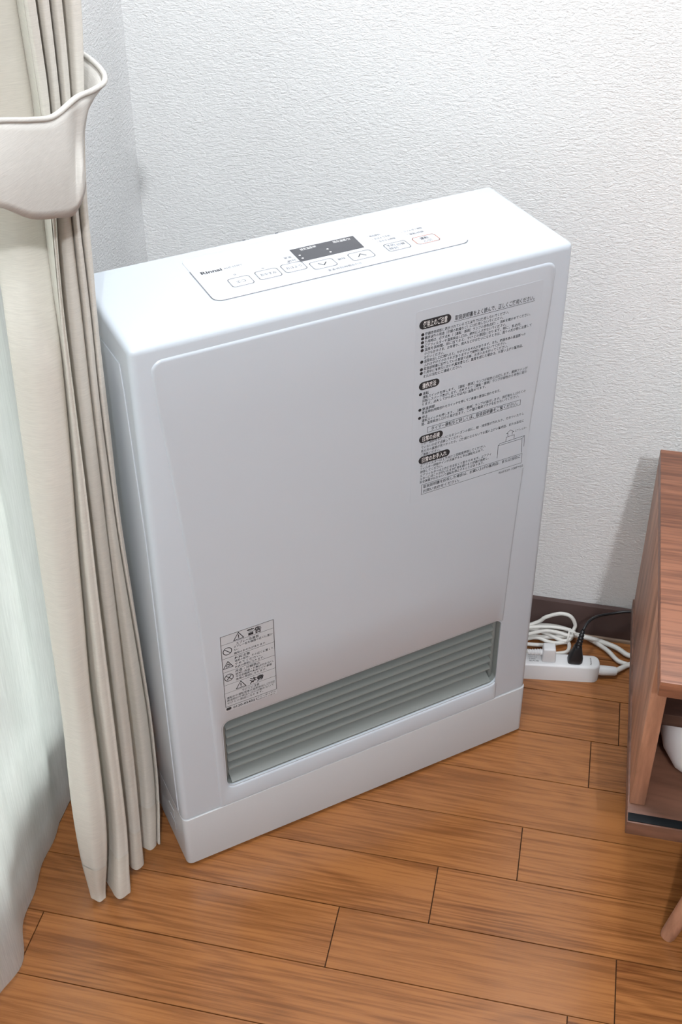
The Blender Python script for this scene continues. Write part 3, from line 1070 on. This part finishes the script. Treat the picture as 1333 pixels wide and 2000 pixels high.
drape = tag(empty('curtain_drape', (0.10, -0.50, 0)), 'beige linen curtain gathered in vertical folds beside the white heater', 'curtain')
inv_d = Matrix.Translation((-0.10, 0.50, 0))
zs = [0.012 + (0.96 - 0.012) * k / 64 for k in range(65)] + [1.1, 1.3, 1.6, 2.04]
p = loft_drape('panel', zs, M['drape'], drape)
p.data.transform(inv_d)
hs = [0.0095 + (0.066 - 0.0095) * k / 8 for k in range(9)]
p = loft_drape('hem', hs, M['hem'], drape, out=0.0013)
p.data.transform(inv_d)

# tieback: a stiff linen band with a piped upper edge
cols = [((0.070, -0.640, 0.925), (0.070, -0.640, 0.862)),
        ((0.115, -0.590, 0.905), (0.115, -0.590, 0.850)),
        ((0.128, -0.544, 0.891), (0.132, -0.571, 0.842)),
        ((0.134, -0.512, 0.880), (0.137, -0.540, 0.820)),
        ((0.137, -0.483, 0.872), (0.140, -0.505, 0.805)),
        ((0.142, -0.452, 0.875), (0.142, -0.484, 0.798)),
        ((0.143, -0.424, 0.871), (0.144, -0.468, 0.806)),
        ((0.142, -0.3975, 0.869), (0.139, -0.450, 0.808)),
        ((0.128, -0.372, 0.870), (0.128, -0.432, 0.806)),
        ((0.100, -0.345, 0.872), (0.100, -0.395, 0.806)),
        ((0.075, -0.338, 0.868), (0.075, -0.385, 0.804)),
        ((0.058, -0.350, 0.866), (0.058, -0.390, 0.804))]
nrow = 10
def band_point(ct, k):
    """a point of the band: ct column (top, bottom), k 0 at the top .. 1 at the bottom"""
    t, b = Vector(ct[0]), Vector(ct[1])
    return t.lerp(b, k)
tops = catmull([c[0] for c in cols], 6)
bots = catmull([c[1] for c in cols], 6)
bm = bmesh.new()
grid = []
nc = len(tops)
for j, (t, b) in enumerate(zip(tops, bots)):
    s = j / (nc - 1)
    colv = []
    for i in range(nrow + 1):
        k = i / nrow
        q = t.lerp(b, k)
        # soft dents next to the fold where the band turns
        dent = 0.010 * math.exp(-((s - 0.44 - 0.05 * k) / 0.028) ** 2) * math.sin(math.pi * min(1, k * 1.15))
        dent += 0.017 * math.exp(-((s - 0.58) / 0.06) ** 2) * math.exp(-((k - 0.42) / 0.16) ** 2)
        dent -= 0.007 * math.exp(-((s - 0.52) / 0.05) ** 2) * math.exp(-((k - 0.75) / 0.22) ** 2)
        belly = 0.004 * math.sin(math.pi * k)
        q = q + Vector((-0.475, 0.88, 0)) * (dent - belly)
        q = q - Vector((0.88, 0.475, 0)) * 0.011 * math.exp(-((s - 0.64) / 0.10) ** 2) * math.sin(math.pi * k ** 0.75)
        colv.append(bm.verts.new(q))
    grid.append(colv)
for a, b in zip(grid, grid[1:]):
    for i in range(nrow):
        bm.faces.new((a[i], a[i + 1], b[i + 1], b[i]))
org = Vector((0.14, -0.47, 0.80))
tie = tag(empty('curtain_tieback', org), 'stiff beige fabric tieback band with a piped edge around the curtain', 'tieback')
inv_t = Matrix.Translation(-org)
o = bm_obj('band', bm, M['band'], tie, ang=80, normals=False)
o.data.transform(inv_t)
sol = o.modifiers.new('thick', 'SOLIDIFY')
sol.thickness = 0.0022
sol.offset = 0
o = bm_obj('piping', tube([v + Vector((0, 0, 0.0008)) for v in tops], 0.0023, 8), M['band'], tie, ang=80)
o.data.transform(inv_t)

# sheer voile in front of the window
hem_x = sm_table([(-0.36, -0.004), (-0.399, -0.002), (-0.44, 0.002), (-0.478, 0.001), (-0.52, 0.008), (-0.562, 0.010), (-0.60, 0.026), (-0.627, 0.034), (-0.66, 0.022), (-0.70, 0.010), (-0.76, 0.03), (-0.82, 0.008), (-0.9, 0.03), (-1.0, 0.008), (-1.1, 0.03), (-1.2, 0.01), (-1.3, 0.03)], 0.012)
verts, faces = [], []
ny, nz = 190, 44
for a in range(nz + 1):
    z = 0.011 + (2.02 - 0.011) * (a / nz) ** 1.25
    for i in range(ny + 1):
        y = -0.33 - 1.30 * i / ny
        k = math.exp(-z / 0.35)
        fold = 0.010 * math.sin(y * 62 + 0.6 * math.sin(z * 3)) + 0.006 * math.sin(y * 131 + z * 1.7)
        x = (0.024 + fold) * (1 - k) + (hem_x(y) + 0.002 * math.sin(y * 90)) * k
        verts.append((x + 0.004, y, z))
n = ny + 1
for a in range(nz):
    for i in range(ny):
        faces.append((a * n + i, a * n + i + 1, (a + 1) * n + i + 1, (a + 1) * n + i))
sheer = tag(empty('sheer_curtain', (0.02, -0.8, 0)), 'translucent white voile curtain hanging to the floor in front of the window', 'curtain')
o = py_obj('voile', verts, faces, M['sheer'], sheer, ang=80)
o.data.transform(Matrix.Translation((-0.02, 0.8, 0)))

# ------------------------------------------------------------------ low walnut cabinet
CX0, CYB, CX1 = 0.6224, -0.1229, 1.78
cab = tag(empty('tv_cabinet', (CX0, CYB, 0)), 'low reddish walnut cabinet with open front and splayed legs near the wall', 'cabinet')
def cpart(name, a, b, mat, bev=0.0012, par=None):
    a = (a[0] - CX0, a[1] - CYB, a[2])
    b = (b[0] - CX0, b[1] - CYB, b[2])
    return bm_obj(name, box_bm(a, b, bev=bev, seg=2), mat, par or cab)
ZB, ZT = 0.1634, 0.4000
cpart('top_board', (CX0, -0.4722, ZT - 0.018), (CX1, CYB, ZT), M['cab_top'])
cpart('side_board', (CX0, -0.4255, ZB + 0.0182), (CX0 + 0.0150, CYB - 0.001, ZT - 0.0182), M['cab_side'])
cpart('side_board', (CX1 - 0.015, -0.4255, ZB + 0.0182), (CX1, CYB - 0.001, ZT - 0.0182), M['cab_side'])
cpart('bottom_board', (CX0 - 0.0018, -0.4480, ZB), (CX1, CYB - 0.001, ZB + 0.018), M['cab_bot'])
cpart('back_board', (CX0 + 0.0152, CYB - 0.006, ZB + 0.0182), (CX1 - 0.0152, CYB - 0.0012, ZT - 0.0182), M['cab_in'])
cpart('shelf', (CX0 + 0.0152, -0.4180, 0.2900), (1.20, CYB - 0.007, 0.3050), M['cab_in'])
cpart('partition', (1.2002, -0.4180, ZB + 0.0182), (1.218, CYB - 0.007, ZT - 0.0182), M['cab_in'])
cpart('door_rail', (CX0 - 0.0010, -0.4465, ZB + 0.0178), (CX1 - 0.001, -0.4370, ZB + 0.0192), M['rail'], bev=0.0005)
for lx in (0.684, CX1 - 0.06):
    for ly in (-0.440, CYB - 0.03):
        sg = 1 if lx < 1 else -1
        sy = 1 if ly < -0.3 else -1
        foot = Vector((lx - CX0, ly - CYB, 0.0))
        topp = foot + Vector((0.055 * sg, 0.035 * sy, ZB + 0.0002))
        path = [foot, foot.lerp(topp, 0.02), foot.lerp(topp, 0.5), topp]
        bm = tube(path, [0.0072, 0.0080, 0.0105, 0.0140], 20)
        for v in bm.verts:
            v.co.z = min(max(v.co.z, 0.0), ZB - 0.0002)
        bm_obj('leg', bm, M['cab_side'], cab)

# white rounded device lying inside the cabinet
dv = tag(empty('white_device', (0.748, -0.325, 0.1816)), 'rounded white appliance lying on the bottom board inside the cabinet', 'device')
bm = bmesh.new()
segs = [(0.0, 0.018), (0.004, 0.028), (0.016, 0.0385), (0.034, 0.044), (0.050, 0.046), (0.12, 0.047), (0.20, 0.046), (0.215, 0.036)]
rings = []
for x, r in segs:
    rings.append([bm.verts.new((-0.10 + x, 1.9 * r * math.copysign(abs(math.cos(2 * math.pi * k / 36)) ** 0.6, math.cos(2 * math.pi * k / 36)),
                                0.0465 + r * math.copysign(abs(math.sin(2 * math.pi * k / 36)) ** 0.75, math.sin(2 * math.pi * k / 36)))) for k in range(36)])
for A, B in zip(rings, rings[1:]):
    for k in range(36):
        bm.faces.new((A[k], A[(k + 1) % 36], B[(k + 1) % 36], B[k]))
bm.faces.new(rings[0][::-1]); bm.faces.new(rings[-1])
bm_obj('shell', bm, M['device'], dv, ang=50)
bm = bmesh.new()
ra = [bm.verts.new((-0.10 + 0.0345, 1.9 * 0.0447 * math.copysign(abs(math.cos(2 * math.pi * k / 36)) ** 0.6, math.cos(2 * math.pi * k / 36)), 0.0465 + 0.0447 * math.copysign(abs(math.sin(2 * math.pi * k / 36)) ** 0.75, math.sin(2 * math.pi * k / 36)))) for k in range(36)]
rb = [bm.verts.new((v.co.x + 0.0012, v.co.y, v.co.z)) for v in ra]
for k in range(36):
    bm.faces.new((ra[k], ra[(k + 1) % 36], rb[(k + 1) % 36], rb[k]))
bm_obj('seam', bm, M['paleink'], dv, ang=50)

# ------------------------------------------------------------------ power strip, plugs and cords
SA = math.atan2(0.0109, 0.0824)
so = Vector((0.5255, -0.0880, 0))
strip = tag(empty('power_strip', so, SA), 'white power strip lying on the floor between the heater and the cabinet', 'power strip')
SW = 0.0118
ol = rrect(-0.070, 0.0725, -SW, SW, 0.0095, 6)
bm = prism(ol, 0.0260, 0.0, 0.0028, to=lambda a, b, d: Vector((a, b, d)))
body = bm_obj('body', bm, M['plastic'], strip, ang=50)
for x in (-0.045, 0.0075, 0.0400):
    for dy_ in (-0.0042, 0.0042):
        bm_obj('socket_slot', box_bm((x - 0.0035, dy_ - 0.0008, 0.0258), (x + 0.0035, dy_ + 0.0008, 0.0262)), M['slot'], body)
P = Print(lambda a, b: (0.0605 - b, a, 0.02615))
P.text('Panasonic', -0.0062, -0.0010, 0.0024, 0.0125, bold=0.02)
P.build('lettering', M['ink'], body)
P = Print(lambda a, b: (a, b, 0.02615))
for k, (t, y) in enumerate((('合計1500Wまで', 0.0050), ('125V 15A', 0.0015), ('交流専用', -0.0020), ('屋内用', -0.0055))):
    P.text(t, -0.0190, y, 0.0024, 0.0125 - 0.002 * (k % 3), res=1)
P.build('lettering', M['greyink'], body)
loc = lambda x, y, z: Matrix.Rotation(-SA, 3, 'Z') @ (Vector((x, y, z)) - so)
# strain relief and the thick flat cord leaving the strip to the right
rel = [Vector((0.0720, 0.0, 0.0115)), Vector((0.0760, 0.0, 0.0112)), Vector((0.0940, 0.0012, 0.0095)), Vector((0.0955, 0.0013, 0.0094))]
bm_obj('strain_relief', tube(rel, [0.0062, 0.0066, 0.0058, 0.0050], 14), M['plastic'], strip)
thick = [(0.6170, -0.0745, 0.0085), (0.6260, -0.0650, 0.0068), (0.6340, -0.0560, 0.0050), (0.6480, -0.0480, 0.0050), (0.6560, -0.0400, 0.0050), (0.6500, -0.0330, 0.0050),
         (0.6360, -0.0375, 0.0050), (0.6230, -0.0300, 0.0060), (0.6140, -0.0262, 0.0070), (0.5955, -0.0215, 0.0080), (0.5770, -0.0200, 0.0100), (0.5640, -0.0215, 0.0130), (0.5520, -0.0240, 0.0110), (0.5200, -0.0280, 0.0060), (0.4900, -0.0300, 0.0040)]
strand = [loc(*p) for p in thick]
bm_obj('cord', tube(catmull(strand, 8), 0.0034, 10), M['cord'], strip, ang=80)
# second strand of the doubled cord
s2 = [(0.6440, -0.0560, 0.0040), (0.6330, -0.0530, 0.0040), (0.6215, -0.0500, 0.0050), (0.6085, -0.0360, 0.0060), (0.5960, -0.0265, 0.0060), (0.5860, -0.0190, 0.0050), (0.5750, -0.0150, 0.0060), (0.5640, -0.0180, 0.0080), (0.5500, -0.0150, 0.0060), (0.5200, -0.0140, 0.0040), (0.4900, -0.0180, 0.0040)]
bm_obj('cord', tube(catmull([loc(*p) for p in s2], 8), 0.0030, 10), M['cord'], strip, ang=80)

# white flat plug of the heater with its bundled cord
wp = tag(empty('white_power_plug', (0.5315, -0.0870, 0.0262), SA), 'white angled plug pushed into the power strip with its bundled white cord', 'plug')
bm = box_bm((-0.0088, -0.0070, 0.0), (0.0092, 0.0090, 0.0205), bev=0.0022, seg=3)
for v in bm.verts:
    if v.co.z > 0.012:
        v.co.x *= 0.90
        v.co.y = v.co.y * 0.86 + 0.0012
bm_obj('plug_body', bm, M['plastic'], wp)
pth, rad = [], []
for k in range(25):
    t = k / 24
    pth.append(Vector((-0.0070 - 0.020 * t, 0.0010, 0.0105 - 0.001 * t)))
    rad.append((0.0048 - 0.0012 * t) * (1.0 if k % 4 < 2 else 0.80))
bm_obj('ribbed_boot', tube(pth, rad, 14), M['plastic'], wp, ang=60)
wl = lambda x, y, z: Matrix.Rotation(-SA, 3, 'Z') @ (Vector((x, y, z)) - Vector((0.5315, -0.0870, 0.0262)))
cordp = [(0.5060, -0.0880, 0.0365), (0.4960, -0.0860, 0.0320), (0.4800, -0.0760, 0.0180), (0.4660, -0.0600, 0.0050), (0.4560, -0.0440, 0.0045), (0.4700, -0.0300, 0.0055),
         (0.5112, -0.0161, 0.0200), (0.5226, -0.0150, 0.0310), (0.5410, -0.0140, 0.0400), (0.5550, -0.0140, 0.0375), (0.5622, -0.0150, 0.0250), (0.5606, -0.0190, 0.0170),
         (0.5580, -0.0270, 0.0120), (0.5480, -0.0330, 0.0100), (0.5200, -0.0240, 0.0120), (0.4850, -0.0220, 0.0120), (0.4600, -0.0330, 0.0080), (0.4800, -0.0440, 0.0060),
         (0.5123, -0.0340, 0.0095), (0.5297, -0.0370, 0.0080), (0.5445, -0.0360, 0.0080), (0.5560, -0.0290, 0.0090), (0.5600, -0.0220, 0.0110), (0.5540, -0.0150, 0.0140),
         (0.5300, -0.0115, 0.0140), (0.5000, -0.0170, 0.0130), (0.4700, -0.0300, 0.0100), (0.4650, -0.0400, 0.0060), (0.4900, -0.0440, 0.0050), (0.5250, -0.0420, 0.0060),
         (0.5480, -0.0330, 0.0065), (0.5560, -0.0310, 0.0055), (0.5575, -0.0390, 0.0040), (0.5540, -0.0470, 0.0035), (0.5420, -0.0520, 0.0035), (0.5300, -0.0560, 0.0035), (0.5050, -0.0560, 0.0035), (0.4800, -0.0620, 0.0035)]
bm_obj('cord', tube(catmull([wl(*p) for p in cordp], 8), 0.0026, 10), M['cord'], wp, ang=80)
loop3 = [(0.4700, -0.0500, 0.0090), (0.5000, -0.0400, 0.0180), (0.5230, -0.0290, 0.0190), (0.5400, -0.0260, 0.0170), (0.5540, -0.0270, 0.0150), (0.5605, -0.0250, 0.0140), (0.5560, -0.0200, 0.0185), (0.5350, -0.0190, 0.0190), (0.5100, -0.0220, 0.0170), (0.4850, -0.0280, 0.0140)]
bm_obj('cord', tube(catmull([wl(*p) for p in loop3], 8), 0.0026, 10), M['cord'], wp, ang=80)
bm = bmesh.new()
tw = [wl(0.5555 + 0.0010 * math.cos(t), -0.0245 + 0.0105 * math.cos(t), 0.0125 + 0.0080 * math.sin(t)) for t in [2 * math.pi * k / 20 for k in range(21)]]
tube(tw, 0.0012, 6, bm=bm)
tube([wl(0.5560, -0.0250, 0.0205), wl(0.5600, -0.0265, 0.0225), wl(0.5640, -0.0262, 0.0215)], 0.0012, 6, bm=bm)
bm_obj('twist_tie', bm, M['cord'], wp, ang=60)

# black upright plug and its cord running behind the cabinet
bo = Vector((0.5650, -0.0835, 0.0262))
bp_ = tag(empty('black_power_plug', bo, SA), 'black plug standing in the power strip with a thin black cord going behind the cabinet', 'plug')
bm = bmesh.new()
lev = [(0.0, 0.0090, 0.0068, 0.0), (0.002, 0.0096, 0.0074, 0.0), (0.008, 0.0092, 0.0070, 0.0004), (0.015, 0.0070, 0.0058, 0.0016), (0.0215, 0.0052, 0.0050, 0.0030), (0.0235, 0.0048, 0.0046, 0.0034)]
rg = []
for z, a, b, yo in lev:
    rg.append([bm.verts.new((a * math.copysign(abs(math.cos(2 * math.pi * k / 24)) ** 0.5, math.cos(2 * math.pi * k / 24)) + 0.12 * z,
                             yo + b * math.copysign(abs(math.sin(2 * math.pi * k / 24)) ** 0.5, math.sin(2 * math.pi * k / 24)), z)) for k in range(24)])
for A, B in zip(rg, rg[1:]):
    for k in range(24):
        bm.faces.new((A[k], A[(k + 1) % 24], B[(k + 1) % 24], B[k]))
bm.faces.new(rg[0][::-1]); bm.faces.new(rg[-1])
bm_obj('plug_body', bm, M['black'], bp_, ang=50)
bx = lambda x, y, z: Matrix.Rotation(-SA, 3, 'Z') @ (Vector((x, y, z)) - bo)
ctrl = [Vector((0.0030, 0.0034, 0.0225)), Vector((0.0042, 0.0052, 0.0300)), Vector((0.0058, 0.0085, 0.0370)), Vector((0.0080, 0.0130, 0.0425))]
pts = catmull(ctrl, 8)
rad = [(0.0046 - 0.0014 * i / len(pts)) * (1.0 if i % 4 < 2 else 0.80) for i in range(len(pts))]
bm_obj('ribbed_boot', tube(pts, rad, 12), M['black'], bp_, ang=60)
tail = [Vector((0.0080, 0.0130, 0.0425)), bx(0.5752, -0.0600, 0.0722), bx(0.5822, -0.0460, 0.0692), bx(0.5912, -0.0315, 0.0622), bx(0.6075, -0.0205, 0.0590), bx(0.6280, -0.0160, 0.0620), bx(0.6600, -0.0130, 0.0600), bx(0.7000, -0.0150, 0.0400), bx(0.74, -0.02, 0.004)]
bm_obj('cord', tube(catmull(tail, 8), 0.0019, 8), M['black'], bp_, ang=80)
